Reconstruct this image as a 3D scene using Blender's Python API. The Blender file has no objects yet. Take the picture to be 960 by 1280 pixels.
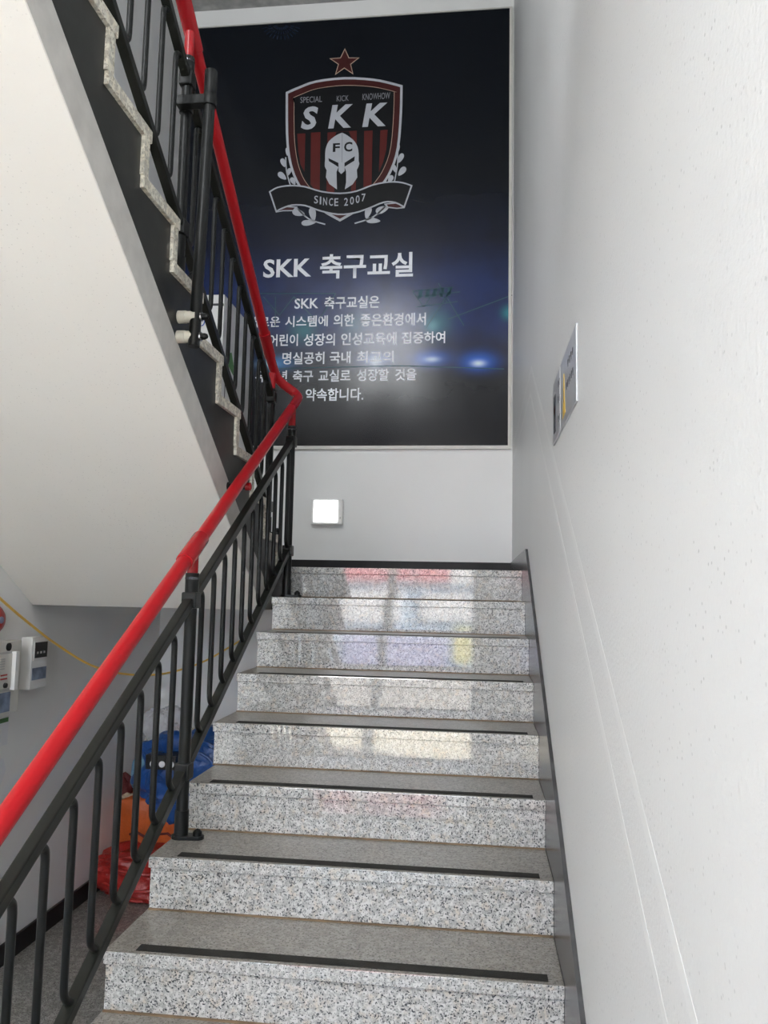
import bpy, bmesh, math, random
from mathutils import Vector, Matrix, noise
from mathutils.geometry import tessellate_polygon
random.seed(7)
PI = math.pi
scn = bpy.context.scene
col = scn.collection

# ------------------------------------------------------------------ camera, world, sun, exposure
F_PX, YAW, PITCH, ROLL = 992.14, -0.1180, 0.10058, 0.0200
CAM = Vector((-0.2507, -2.2542, 1.1910))
fwd = Vector((math.sin(YAW)*math.cos(PITCH), math.cos(YAW)*math.cos(PITCH), math.sin(PITCH)))
rgt0 = Vector((math.cos(YAW), -math.sin(YAW), 0)); up0 = rgt0.cross(fwd)
rgt = math.cos(ROLL)*rgt0 + math.sin(ROLL)*up0
up = -math.sin(ROLL)*rgt0 + math.cos(ROLL)*up0
cd = bpy.data.cameras.new('camera'); cam = bpy.data.objects.new('camera', cd); col.objects.link(cam)
cd.sensor_fit = 'HORIZONTAL'; cd.sensor_width = 36.0; cd.lens = F_PX/960*36; cd.clip_start = 0.02
cam.matrix_world = Matrix(((rgt.x, up.x, -fwd.x, CAM.x), (rgt.y, up.y, -fwd.y, CAM.y), (rgt.z, up.z, -fwd.z, CAM.z), (0, 0, 0, 1)))
scn.camera = cam
scn.view_settings.view_transform = 'Standard'; scn.view_settings.look = 'None'
scn.view_settings.gamma = 1.0; scn.view_settings.use_curve_mapping = False
scn.view_settings.exposure = -0.2
scn.cycles.max_bounces = 10; scn.cycles.diffuse_bounces = 6; scn.cycles.glossy_bounces = 4
scn.cycles.sample_clamp_indirect = 25.0
w = bpy.data.worlds.new('world'); scn.world = w; w.use_nodes = True
nt = w.node_tree
sky = nt.nodes.new('ShaderNodeTexSky'); sky.sky_type = 'NISHITA'; sky.sun_disc = False
sky.sun_elevation = math.radians(48); sky.sun_rotation = math.radians(75); sky.dust_density = 3.0
bgn = nt.nodes['Background']; bgn.inputs[1].default_value = 1.3
nt.links.new(sky.outputs[0], bgn.inputs[0])
sd = bpy.data.lights.new('sun', 'SUN'); sd.energy = 50.0; sd.angle = math.radians(1.0); sd.color = (1, .95, .86)
so = bpy.data.objects.new('sun', sd); col.objects.link(so); so.location = (6, 4, 12)
so.rotation_euler = Vector((1.2, 0.6, 1.1)).to_track_quat('Z', 'Y').to_euler()
def area(name, loc, sx, sy, direction, e, c=(1, 1, 1)):
    l = bpy.data.lights.new(name, 'AREA'); l.shape = 'RECTANGLE'; l.size = sx; l.size_y = sy; l.energy = e; l.color = c
    o = bpy.data.objects.new(name, l); col.objects.link(o); o.location = loc
    o.rotation_euler = Vector(direction).to_track_quat('-Z', 'Y').to_euler()
    return o
# added area lamps: daylight above the door and at the upper window, hall fill
E_DOOR, E_UPPER, E_FILL = 42, 112, 60
area('daylight_entrance', (-1.3, -4.9, 2.35), 2.2, .7, (0, 1, -.05), E_DOOR, (1, .98, .95))
area('daylight_upper_window', (-1.7, -2.82, 5.0), 1.1, 1.4, (0, 1, -.12), E_UPPER, (.95, .98, 1))
area('hall_fill_light', (-1.3, -3.1, 2.9), 1.1, .3, (0, 0, -1), E_FILL, (1, .99, .96))

# ------------------------------------------------------------------ measured layout (metres)
D, H = .2934, .165                 # lower flight going and rise
XL, XW, YB, XLW = -1.292, 0.0, 3.587, -2.638
ZLAND = 8*H; ZF = -.734; ZC = 5.90; YREAR = -5.0
def ray(x, y): return fwd + ((x-480)*rgt - (y-640)*up)/F_PX
def on_x(x, y, c): v = ray(x, y); return CAM + v*((c-CAM.x)/v.x)
def on_y(x, y, c): v = ray(x, y); return CAM + v*((c-CAM.y)/v.y)
def on_z(x, y, c): v = ray(x, y); return CAM + v*((c-CAM.z)/v.z)

# ------------------------------------------------------------------ materials
def newmat(name):
    m = bpy.data.materials.new(name); m.use_nodes = True
    return m, m.node_tree, m.node_tree.nodes['Principled BSDF']
def ramp(nt, fac, stops, interp='LINEAR'):
    r = nt.nodes.new('ShaderNodeValToRGB'); r.color_ramp.interpolation = interp
    e = r.color_ramp.elements
    while len(e) < len(stops): e.new(.5)
    for i, (p, c) in enumerate(stops): e[i].position = p; e[i].color = (*c, 1)
    nt.links.new(fac, r.inputs[0]); return r.outputs[0]
def tex(nt, kind, scale, detail=2, coord=None, rough=.5):
    n = nt.nodes.new(kind); n.inputs['Scale'].default_value = scale
    if kind == 'ShaderNodeTexNoise': n.inputs['Detail'].default_value = detail; n.inputs['Roughness'].default_value = rough
    if coord: nt.links.new(coord, n.inputs['Vector'])
    return n
def ocoord(nt):
    return nt.nodes.new('ShaderNodeTexCoord').outputs['Object']
def mix(nt, fac, a, b, mode='MIX'):
    n = nt.nodes.new('ShaderNodeMix'); n.data_type = 'RGBA'; n.blend_type = mode
    for s, v in ((n.inputs[0], fac), (n.inputs[6], a), (n.inputs[7], b)):
        if isinstance(v, (int, float)): s.default_value = v
        elif isinstance(v, tuple): s.default_value = (*v, 1)
        else: nt.links.new(v, s)
    return n.outputs[2]
def bump(nt, b, h, strength, dist):
    n = nt.nodes.new('ShaderNodeBump'); n.inputs['Strength'].default_value = strength; n.inputs['Distance'].default_value = dist
    nt.links.new(h, n.inputs['Height']); nt.links.new(n.outputs[0], b.inputs['Normal'])
def plain(name, c, rough=.5, metal=0, var=.06, spec=.5, bumpy=0):
    m, nt, b = newmat(name); co = ocoord(nt)
    n = tex(nt, 'ShaderNodeTexNoise', 14, 4, co)
    lo = tuple(max(0, v*(1-var)) for v in c); hi = tuple(min(1, v*(1+var)) for v in c)
    nt.links.new(ramp(nt, n.outputs[0], ((.35, lo), (.65, hi))), b.inputs['Base Color'])
    b.inputs['Roughness'].default_value = rough; b.inputs['Metallic'].default_value = metal
    b.inputs['Specular IOR Level'].default_value = spec
    if bumpy: bump(nt, b, tex(nt, 'ShaderNodeTexNoise', 220, 3, co).outputs[0], bumpy, .002)
    return m
def emit(name, c, s):
    m, nt, b = newmat(name)
    b.inputs['Base Color'].default_value = (*c, 1); b.inputs['Emission Color'].default_value = (*c, 1); b.inputs['Emission Strength'].default_value = s
    return m
def paint(name, c, rough=.5, speck=.5, spec=.5, bstr=.25):
    m, nt, b = newmat(name); co = ocoord(nt)
    big = tex(nt, 'ShaderNodeTexNoise', 1.6, 4, co)
    base = ramp(nt, big.outputs[0], ((.3, tuple(v*.965 for v in c)), (.7, c)))
    v = nt.nodes.new('ShaderNodeTexVoronoi'); v.inputs['Scale'].default_value = 72; nt.links.new(co, v.inputs['Vector'])
    sp = ramp(nt, v.outputs['Distance'], ((.11, (1, 1, 1)), (.18, (0, 0, 0))))
    sel = ramp(nt, v.outputs['Color'], ((.30, (0, 0, 0)), (.50, (1, 1, 1))))
    dens = ramp(nt, tex(nt, 'ShaderNodeTexNoise', 3.0, 3, co).outputs[0], ((.35, (.15,)*3), (.7, (1, 1, 1))))
    k = mix(nt, 1.0, mix(nt, 1.0, sp, sel, 'MULTIPLY'), dens, 'MULTIPLY')
    kk = mix(nt, speck, (0, 0, 0), k)
    nt.links.new(mix(nt, kk, base, tuple(v*.35 for v in c)), b.inputs['Base Color'])
    b.inputs['Roughness'].default_value = rough; b.inputs['Specular IOR Level'].default_value = spec
    bump(nt, b, tex(nt, 'ShaderNodeTexNoise', 110, 5, co, .6).outputs[0], bstr, .0025)
    return m
def granite(name, light, dark, tint, rough, grime_shade=0.0, scale=1.0, spec=.5):
    m, nt, b = newmat(name); b.inputs['Specular IOR Level'].default_value = spec; co = ocoord(nt)
    n1 = tex(nt, 'ShaderNodeTexNoise', 150*scale, 3, co, .6)
    n2 = tex(nt, 'ShaderNodeTexNoise', 62*scale, 3, co, .55)
    n3 = tex(nt, 'ShaderNodeTexNoise', 28*scale, 2, co)
    base = ramp(nt, n3.outputs[0], ((.40, light), (.52, tuple(v*.93 for v in light)), (.66, tint)))
    grey = ramp(nt, n2.outputs[0], ((.44, (1, 1, 1)), (.56, (0, 0, 0))))
    c1 = mix(nt, mix(nt, .72, (0, 0, 0), grey), base, tuple(v*.52 for v in light))
    blk = ramp(nt, n1.outputs[0], ((.39, (1, 1, 1)), (.45, (0, 0, 0))))
    c2 = mix(nt, blk, c1, dark)
    if grime_shade:
        g = ramp(nt, tex(nt, 'ShaderNodeTexNoise', 5, 4, co).outputs[0], ((.3, (grime_shade*.7,)*3), (.75, (grime_shade,)*3)))
        c2 = mix(nt, g, c2, (.17, .15, .12))
    nt.links.new(c2, b.inputs['Base Color'])
    b.inputs['Roughness'].default_value = rough
    return m
M = {}
M['wall'] = paint('white_speckled_paint', (.755, .76, .762), .42, .62, bstr=.5)
M['wall_back'] = paint('white_wall_paint', (.87, .87, .865), .5, .25)
M['wall_left'] = paint('greyish_wall_paint', (.87, .87, .865), .5, .2)
M['soffit'] = paint('cream_soffit_paint', (.84, .82, .77), .6, .45)
M['beam'] = plain('shaded_white_edge_paint', (.66, .64, .61), .6, bumpy=.3)  # white slab edge, darkened to grey for its shade
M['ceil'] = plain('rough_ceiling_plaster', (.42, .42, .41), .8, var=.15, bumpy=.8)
M['blackpaint'] = plain('black_stringer_paint', (.020, .021, .019), .38, var=.25)
M['blackstone'] = plain('black_skirting_stone', (.010, .010, .011), .45, var=.2, spec=.3)
M['skirt'] = plain('dark_grey_skirting_stone', (.075, .075, .078), .25, var=.25)
M['riser'] = granite('polished_granite', (.65, .65, .64), (.045, .05, .06), (.60, .55, .49), .05, scale=1.3, spec=.85)
M['tread'] = granite('worn_shaded_granite_tread', (.58, .56, .53), (.05, .05, .05), (.50, .46, .41), .30, .62)  # dirty tone stands for wear and for the weaker light on treads
M['edge'] = granite('cream_granite_edge', (.93, .89, .77), (.45, .40, .32), (.88, .82, .68), .4, .0, .7)
M['floorg'] = granite('grey_floor_terrazzo', (.42, .41, .39), (.06, .06, .06), (.28, .27, .26), .10, .35)
M['strip'] = plain('black_grit_strip', (.022, .021, .018), .75, var=.3, bumpy=.8)
M['seal'] = plain('brown_sealant', (.22, .15, .09), .7, var=.3)
M['rail'] = plain('black_railing_enamel', (.007, .008, .008), .33, var=.15, spec=.32)
M['railtop'] = plain('dark_green_black_enamel', (.013, .0145, .012), .38, var=.15, spec=.32)
M['red'] = plain('red_plastic_handrail', (.47, .008, .014), .30, var=.04, spec=.32)
M['redj'] = plain('red_plastic_joint', (.42, .010, .016), .24, var=.04, spec=.4)
M['chrome'] = plain('polished_steel', (.6, .6, .6), .2, 1)
M['ring'] = plain('dark_steel', (.10, .10, .11), .22, 1)
M['cream'] = plain('cream_painted_steel', (.62, .59, .50), .4, var=.08)
M['white'] = plain('white_enamel', (.82, .82, .81), .35, var=.02)
M['panelw'] = plain('off_white_panel_enamel', (.66, .65, .61), .4, var=.04)
M['greyp'] = plain('light_grey_plastic', (.48, .48, .47), .4, var=.04)
M['blackp'] = plain('black_plastic', (.012, .012, .013), .3)
M['bluelabel'] = plain('blue_grey_label', (.20, .25, .36), .5, var=.4)
M['paper'] = plain('white_paper', (.80, .81, .84), .6, var=.02)
M['greenp'] = plain('green_print', (.12, .30, .10), .6)
M['redlamp'] = plain('red_print', (.45, .04, .03), .5)
M['bellred'] = plain('red_bell_enamel', (.38, .02, .015), .3)
M['yellow'] = plain('yellow_cord', (.98, .62, .13), .5)
M['lamp'] = emit('lamp_diffuser', (1, 1, 1), 3.2)
M['fill_lamp'] = emit('added_lamp_diffuser', (1, .99, .96), 6)
M['frame'] = plain('grey_aluminium_frame', (.40, .41, .42), .35, .6)
M['line'] = plain('white_line_paint', (.785, .79, .79), .45, var=.01)
M['silver'] = plain('silver_plaque', (.52, .53, .56), .30, .35, var=.06)
M['gold'] = plain('yellow_print', (.75, .50, .08), .5)
M['ink'] = plain('dark_print', (.05, .05, .06), .5)
M['blueink'] = plain('blue_print', (.05, .12, .50), .5)
def cloth(name, c, rough=.4, sc=16):
    m, nt, b = newmat(name); co = ocoord(nt)
    n = tex(nt, 'ShaderNodeTexNoise', sc, 4, co, .6)
    nt.links.new(ramp(nt, n.outputs[0], ((.3, tuple(v*.7 for v in c)), (.7, c))), b.inputs['Base Color'])
    b.inputs['Roughness'].default_value = rough
    bump(nt, b, n.outputs[0], .6, .03); return m
M['bagred'] = cloth('red_vinyl', (.42, .025, .02), .35, 9)
M['bagorange'] = cloth('orange_nylon', (.62, .12, .02), .5, 9)
M['bagblue'] = cloth('blue_woven_plastic', (.015, .085, .32), .35, 9)
M['sky'] = cloth('light_blue_cloth', (.16, .33, .48), .7, 14)
M['maroon'] = cloth('dark_red_cloth', (.12, .01, .01), .6, 14)
M['beige'] = cloth('beige_card', (.55, .42, .30), .7, 14)
m, nt, b = newmat('clear_plastic_film'); M['film'] = m
b.inputs['Base Color'].default_value = (.85, .85, .88, 1); b.inputs['Roughness'].default_value = .12
b.inputs['Transmission Weight'].default_value = .0; b.inputs['Alpha'].default_value = .38
bump(nt, b, tex(nt, 'ShaderNodeTexNoise', 30, 4, ocoord(nt), .6).outputs[0], .8, .02)
m, nt, b = newmat('window_glass'); M['glass'] = m
b.inputs['Base Color'].default_value = (.9, .95, .95, 1); b.inputs['Roughness'].default_value = .02; b.inputs['Alpha'].default_value = .10
for k, c in dict(p_white=(.47, .49, .54), p_cream=(.50, .36, .28), p_red=(.105, .017, .015), p_black=(.0075, .008, .010), p_dkred=(.060, .014, .014), p_teal=(.014, .085, .12), p_star=(.012, .025, .055), p_text=(.84, .86, .92), p_grey=(.26, .27, .30)).items():
    M[k] = plain(k.replace('p_', 'poster_print_'), c, .32, var=.03, spec=.22)

# ------------------------------------------------------------------ mesh helpers
class MB:
    def __init__(s): s.v = []; s.f = []
    def add(s, vs, fs):
        n = len(s.v); s.v += [Vector(v) for v in vs]; s.f += [tuple(i+n for i in f) for f in fs]; return s
    def box(s, x0, x1, y0, y1, z0, z1):
        vs = [(x, y, z) for x in (x0, x1) for y in (y0, y1) for z in (z0, z1)]
        return s.add(vs, [(0, 1, 3, 2), (4, 6, 7, 5), (0, 4, 5, 1), (2, 3, 7, 6), (0, 2, 6, 4), (1, 5, 7, 3)])
    def prism(s, pts, axis, a, b):
        """polygon pts in the plane across axis, extruded from a to b"""
        n = len(pts)
        def P(p, t): return {'x': (t, p[0], p[1]), 'y': (p[0], t, p[1]), 'z': (p[0], p[1], t)}[axis]
        vs = [P(p, a) for p in pts] + [P(p, b) for p in pts]
        cr = []
        for i in range(n):
            a_, b_, c_ = pts[i-1], pts[i], pts[(i+1) % n]
            cr.append((b_[0]-a_[0])*(c_[1]-b_[1])-(b_[1]-a_[1])*(c_[0]-b_[0]))
        if n > 4 and min(cr) < -1e-9 and max(cr) > 1e-9:
            tri = tessellate_polygon([[Vector((p[0], p[1], 0)) for p in pts]])
            caps = [tuple(t)[::-1] for t in tri] + [tuple(i+n for i in t) for t in tri]
        else: caps = [tuple(range(n))[::-1], tuple(range(n, 2*n))]
        fs = caps + [(i, (i+1) % n, (i+1) % n+n, i+n) for i in range(n)]
        return s.add(vs, fs)
    def tube(s, path, r, seg=12, cap=True, square=False):
        pts = [Vector(p) for p in path]; pts = [p for i, p in enumerate(pts) if i == 0 or (p-pts[i-1]).length > 1e-6]
        n = len(pts); rr = r if isinstance(r, (list, tuple)) else [r]*n
        t0 = (pts[1]-pts[0]).normalized()
        ref = Vector((1, 0, 0)) if abs(t0.x) < .9 else Vector((0, 0, 1))
        nrm = (ref - t0*ref.dot(t0)).normalized(); vs = []
        prev = t0
        for i, p in enumerate(pts):
            a = (pts[i]-pts[i-1]).normalized() if i else t0
            c = (pts[i+1]-pts[i]).normalized() if i < n-1 else a
            t = (a+c).normalized()
            q = prev.rotation_difference(t); nrm = (q @ nrm).normalized(); prev = t
            nrm = (nrm - t*nrm.dot(t)).normalized(); bi = t.cross(nrm)
            mit = 1/max(.5, a.dot(t))
            for k in range(seg):
                ang = 2*PI*(k+(.5 if square else 0))/seg
                vs.append(p + (nrm*math.cos(ang)+bi*math.sin(ang))*rr[i]*(math.sqrt(2) if square else 1))
        fs = [(i*seg+k, i*seg+(k+1) % seg, (i+1)*seg+(k+1) % seg, (i+1)*seg+k) for i in range(n-1) for k in range(seg)]
        if cap: fs += [tuple(range(seg))[::-1], tuple((n-1)*seg+k for k in range(seg))]
        return s.add(vs, fs)
    def lathe(s, prof, c, axis=(0, 0, 1), seg=20):
        """profile of (distance along axis, radius) from point c"""
        ax = Vector(axis).normalized(); c = Vector(c)
        return s.tube([c+ax*(a+1e-5*i) for i, (a, _) in enumerate(prof)], [max(r, 1e-4) for _, r in prof], seg)
    def build(s, name, mat, parent=None, bevel=0, smooth=False, origin=None):
        org = Vector(origin) if origin is not None else ROOT.get(parent.name, Vector((0, 0, 0))) if parent else Vector((0, 0, 0))
        me = bpy.data.meshes.new(name); me.from_pydata([v-org for v in s.v], [], s.f); me.materials.append(M[mat] if isinstance(mat, str) else mat)
        bm = bmesh.new(); bm.from_mesh(me); bmesh.ops.recalc_face_normals(bm, faces=bm.faces)
        if bevel: bmesh.ops.bevel(bm, geom=[e for e in bm.edges if e.calc_face_angle(0) > .6], offset=bevel, segments=2, affect='EDGES', profile=.6)
        bm.to_mesh(me); bm.free()
        if smooth:
            for p in me.polygons: p.use_smooth = True
            me.set_sharp_from_angle(angle=math.radians(38))
        o = bpy.data.objects.new(name, me); col.objects.link(o)
        if parent: o.parent = parent; ROOT[o.name] = org
        else: o.location = org
        return o
ROOT = {}
def tag(o, label=None, cat=None, group=None, kind=None):
    for k, v in (('label', label), ('category', cat), ('group', group), ('kind', kind)):
        if v: o[k] = v
    return o
def thing(name, loc, label, cat, group=None, kind=None):
    o = bpy.data.objects.new(name, None); col.objects.link(o); o.location = loc; o.empty_display_size = .1
    ROOT[o.name] = Vector(loc); return tag(o, label, cat, group, kind)
def fillet(pts, rad, n=5):
    pts = [Vector(p) for p in pts]; out = [pts[0]]
    for i in range(1, len(pts)-1):
        a, p, c = pts[i-1], pts[i], pts[i+1]
        r = min(rad, (a-p).length*.49, (c-p).length*.49)
        p0 = p+(a-p).normalized()*r; p1 = p+(c-p).normalized()*r
        for k in range(n+1):
            t = k/n; out.append(p0*(1-t)**2+p*2*t*(1-t)+p1*t*t)
    return out+[pts[-1]]
def struct(name, mb, mat, label=None, parent=None, **k):
    o = mb.build(name, mat, parent, **k)
    if not parent: tag(o, label, None, None, 'structure')
    return o

# ------------------------------------------------------------------ the setting
T = .18
WR = struct('wall_right', MB().box(0, T, YREAR-T, YB+T, ZF-.1, ZC), 'wall', 'white speckled wall along the right side of the stairs')
struct('wall_back', MB().box(XLW-T, 0, YB, YB+T, ZF-.1, ZC), 'wall_back', 'white wall above the landing that carries the dark poster')
struct('wall_left', MB().box(XLW-T, XLW, YREAR-T, YB, ZF-.1, ZC), 'wall_left', 'grey white wall at the left with the alarm panels')
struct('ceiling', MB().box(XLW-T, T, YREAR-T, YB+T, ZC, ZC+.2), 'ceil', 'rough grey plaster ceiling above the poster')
FL = struct('floor', MB().box(XLW, 0, YREAR-T, YB, ZF-.1, ZF), 'floorg', 'grey stone floor at the foot of the stairs')
# hall wall with the entrance and the upper window
DX0, DX1, DZ1 = -2.22, -.25, 1.95
YU, UX0, UX1, UZ0, UZ1 = -2.8, -2.3, -1.1, 4.25, 5.75
rb = MB()
rb.box(XLW, 0, YREAR-T, YREAR, 2.72, ZC)
ru_ = MB().box(XLW, 0, YU-T, YU, 3.234, UZ0).box(XLW, 0, YU-T, YU, UZ1, ZC).box(XLW, UX0, YU-T, YU, UZ0, UZ1).box(UX1, 0, YU-T, YU, UZ0, UZ1)
struct('wall_upper', ru_, 'wall_back', 'upper storey wall with the stair window')
rb.box(XLW, -2.60, YREAR-T, YREAR, ZF, 2.72).box(-2.31, DX0, YREAR-T, YREAR, ZF, 2.72).box(DX1, 0, YREAR-T, YREAR, ZF, 2.72)
rb.box(-2.60, -2.31, YREAR-T, YREAR, ZF, ZF+.1).box(DX0, DX1, YREAR-T, YREAR, DZ1, 2.0)
struct('wall_front', rb, 'wall_back', 'entrance wall behind the camera with glazed door and window above')
dr = thing('door_1', (-1.235, YREAR, ZF), None, None, None, 'structure')
mb = MB()
for a, c in ((DX0, DX0+.06), (-1.52, -1.40), (DX1-.06, DX1)): mb.box(a, c, YREAR-.10, YREAR-.04, ZF, DZ1)
mb.box(DX0+.06, DX1-.06, YREAR-.10, YREAR-.04, DZ1-.07, DZ1).box(DX0+.06, DX1-.06, YREAR-.10, YREAR-.04, ZF, ZF+.08)
mb.build('door_frame', 'frame', dr)
for a, c in ((DX0+.06, -1.52), (-1.40, DX1-.06)):
    MB().box(a, c, YREAR-.075, YREAR-.065, ZF+.08, DZ1-.07).build('pane', 'glass', dr)
MB().tube([(-1.46, YREAR, ZF+.8), (-1.46, YREAR, ZF+1.3)], .015).build('door_handle', 'chrome', dr)
wn = thing('window_1', ((UX0+UX1)/2, YU, UZ0), None, None, None, 'structure')
mb = MB()
for a, c in ((UX0, UX0+.05), ((UX0+UX1)/2-.025, (UX0+UX1)/2+.025), (UX1-.05, UX1)): mb.box(a, c, YU-.14, YU-.09, UZ0, UZ1)
mb.box(UX0+.05, UX1-.05, YU-.14, YU-.09, UZ0, UZ0+.05).box(UX0+.05, UX1-.05, YU-.14, YU-.09, UZ1-.05, UZ1)
mb.build('window_frame', 'frame', wn)
wn2 = thing('window_2', (-2.45, YREAR, ZF+.1), None, None, None, 'structure')
for k in range(5): MB().box(-2.60+.012+k*.062, -2.60+.03+k*.062, YREAR-.1, YREAR-.06, ZF+.1, 2.72).build('glazing_bar', 'frame', wn2)

# landing between the flights, upper floor slab
XS = -1.36
ld = MB().box(XLW, 0, 2.09, YB, 1.085, ZLAND-.036).box(XLW, XS, 1.818, 2.09, 1.085, ZLAND-.036)
struct('floor_landing', ld, 'soffit', 'landing slab between the two flights')
LAND = bpy.data.objects['floor_landing']
MB().box(XS+.001, XL, 1.99, 2.089, 1.085, ZLAND).build('landing_edge', 'blackpaint', LAND)
for i, (x0, x1) in enumerate(((XLW, -1.76), (-1.757, -.88), (-.877, -.002))):
    MB().box(x0, x1, 2.09, 2.84, ZLAND-.035, ZLAND).build('stone_tile', 'tread', LAND, bevel=.0015)
    MB().box(x0, x1, 2.843, YB, ZLAND-.035, ZLAND).build('stone_tile', 'tread', LAND, bevel=.0015)
struct('floor_upper', MB().box(XLW, 0, YREAR, -.735, 3.02, 3.234), 'wall_back', 'upper floor slab above the hall')

# skirting
sl = H/D
sk = lambda y: .423+sl*y
ytop = (ZLAND+.1-.423)/sl
pts = [(-1.9, sk(-1.9)), (ytop, ZLAND+.1), (YB, ZLAND+.1), (YB, ZLAND-.02), (2.2, ZLAND-.02), (2.0, ZLAND-.3), (-1.9, sk(-1.9)-.6)]
struct('baseboard_right', MB().prism(pts, 'x', -.012, 0), 'skirt', 'dark stone skirting that climbs the right wall beside the steps')
struct('baseboard_back', MB().box(XLW, -.012, YB-.014, YB, ZLAND, ZLAND+.1), 'blackstone', 'black skirting under the poster wall')
struct('baseboard_left', MB().box(XLW, XLW+.014, -4.9, YB, ZF, ZF+.105), 'blackstone', 'black skirting at the foot of the left wall')
# thin white ridges on the right wall
for (c, y1, z1, wd) in ((1.415, 1.534, 2.277, .015), (1.262, 1.60, 2.165, .013)):
    a = (z1-c)/y1
    p = [(-2.6, c-2.6*a-wd), (-2.6, c-2.6*a+wd), (y1, z1+wd), (YB-.001, z1-.02+wd), (YB-.001, z1-.02-wd), (y1, z1-wd)]
    o = MB().prism(p, 'x', -.0003, 0).build('painted_line', 'line', WR)
# beam strip over the poster
struct('trim_1', MB().box(XLW, 0, YB-.0015, YB-.0002, 5.765, ZC), 'wall_back', 'flat white band between the poster and the ceiling')

# ------------------------------------------------------------------ lower flight
st = thing('staircase', (XL/2, 0, ZF), 'grey speckled granite flight of steps climbing to the landing', 'stairs')
kmin = -4
prof = [((kmin-1)*D+.014, ZF)]
for k in range(kmin, 9):
    y = (k-1)*D+.014+.02; z = k*H-.035
    prof += [(y, prof[-1][1]), (y, z)]
prof[0] = (prof[1][0], ZF)
prof[0] = (prof[1][0]-.001, ZF)
prof += [(2.085, ZLAND-.036), (2.085, .165+sl*2.085-.32), ((ZF+.155)/sl, ZF)]
body = MB().prism(prof, 'x', XL+.02, -.012).build('stair_body', 'blackpaint', st)
for k in range(kmin, 9):
    y0 = (k-1)*D; zt = k*H
    jl = {5: .0, 7: -.008, 3: .012, 8: .014}.get(k, 0)
    y1 = 2.09 if k == 8 else k*D+.03
    tr = MB().box(XL+jl, -.0125, y0, y1-.001, zt-.035, zt).build('tread', 'tread', st, bevel=.002)
    tr.data.materials.append(M['riser'])
    for p in tr.data.polygons:
        if p.normal.y < -.5: p.material_index = 1
    zb = (k-1)*H if k > kmin else ZF
    rx = MB().box(XL+jl+.004, -.0128, y0+.012, y0+.034, zb, zt-.0358).build('riser', 'riser', st)
    if k > kmin:
        MB().box(XL+.004, -.014, y0+.004, y0+.012, zb, zb+.004).build('sealant_line', 'seal', rx)
    if k < 8:
        MB().box(XL+.088, -.053, y0+.016, y0+.056, zt, zt+.0018).build('anti_slip_strip', 'strip', tr)

# ------------------------------------------------------------------ upper flight
h2, d2 = .174, .2754
uz = lambda k: ZLAND+h2*k
uy = lambda k: 2.088-d2*(k-1)
KU = 11
us = thing('staircase', (-2.0, 2.09, ZLAND), 'upper flight rising toward the viewer with white soffit and black edge', 'stairs')
ss = .645; zsof = lambda y: 1.588-ss*(y-1.055)
ybot = 1.818; zbot = zsof(ybot)
# flight mass between soffit and steps
pr = [(ybot, 1.085)]
pr += [(2.062, 1.085), (2.062, ZLAND-.03)]
y = uy(1)-.05
pr += [(y, ZLAND-.03)] if y < 2.062 else []
for k in range(1, KU+1):
    pr += [(uy(k)-.045, pr[-1][1]), (uy(k)-.045, uz(k)-.035)]
pr += [(-.735, uz(KU)-.035), (-.735, zsof(-.70))]
m_ = MB().prism(pr, 'x', XLW+.001, XS-.001); us_body = m_.build('soffit_slab', 'soffit', us)
# black painted upper part of the side, white slab edge below, its shade painted grey
gb = lambda y: 1.676-.647*(y-1.156)
bl = [(2.062, 1.15), (2.062, ZLAND-.03)]
for k in range(1, KU+1):
    bl += [(uy(k)-.045, bl[-1][1]), (uy(k)-.045, uz(k)-.035)]
bl += [(-.735, uz(KU)-.035), (-.735, gb(-.70)), (1.955, gb(1.955))]
MB().prism(bl, 'x', XS-.001, XS+.001).build('stringer_face', 'blackpaint', us)
gy = [(-.735, gb(-.70)), (1.955, gb(1.955)), (2.062, 1.15), (2.062, 1.085), (ybot, 1.085), (-.735, zsof(-.70))]
MB().prism(gy, 'x', XS-.001, XS+.003).build('slab_edge', 'beam', us)
for k in range(1, KU+1):
    y1 = uy(k)
    tr = MB().box(XLW+.001, XS+.016, uy(k+1)-.045, y1, uz(k)-.042, uz(k)).build('tread', 'edge', us, bevel=.002)
    MB().box(XLW+.001, XS+.014, y1-.052, y1-.012, uz(k-1), uz(k)-.0425).build('riser', 'edge', us)

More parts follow.
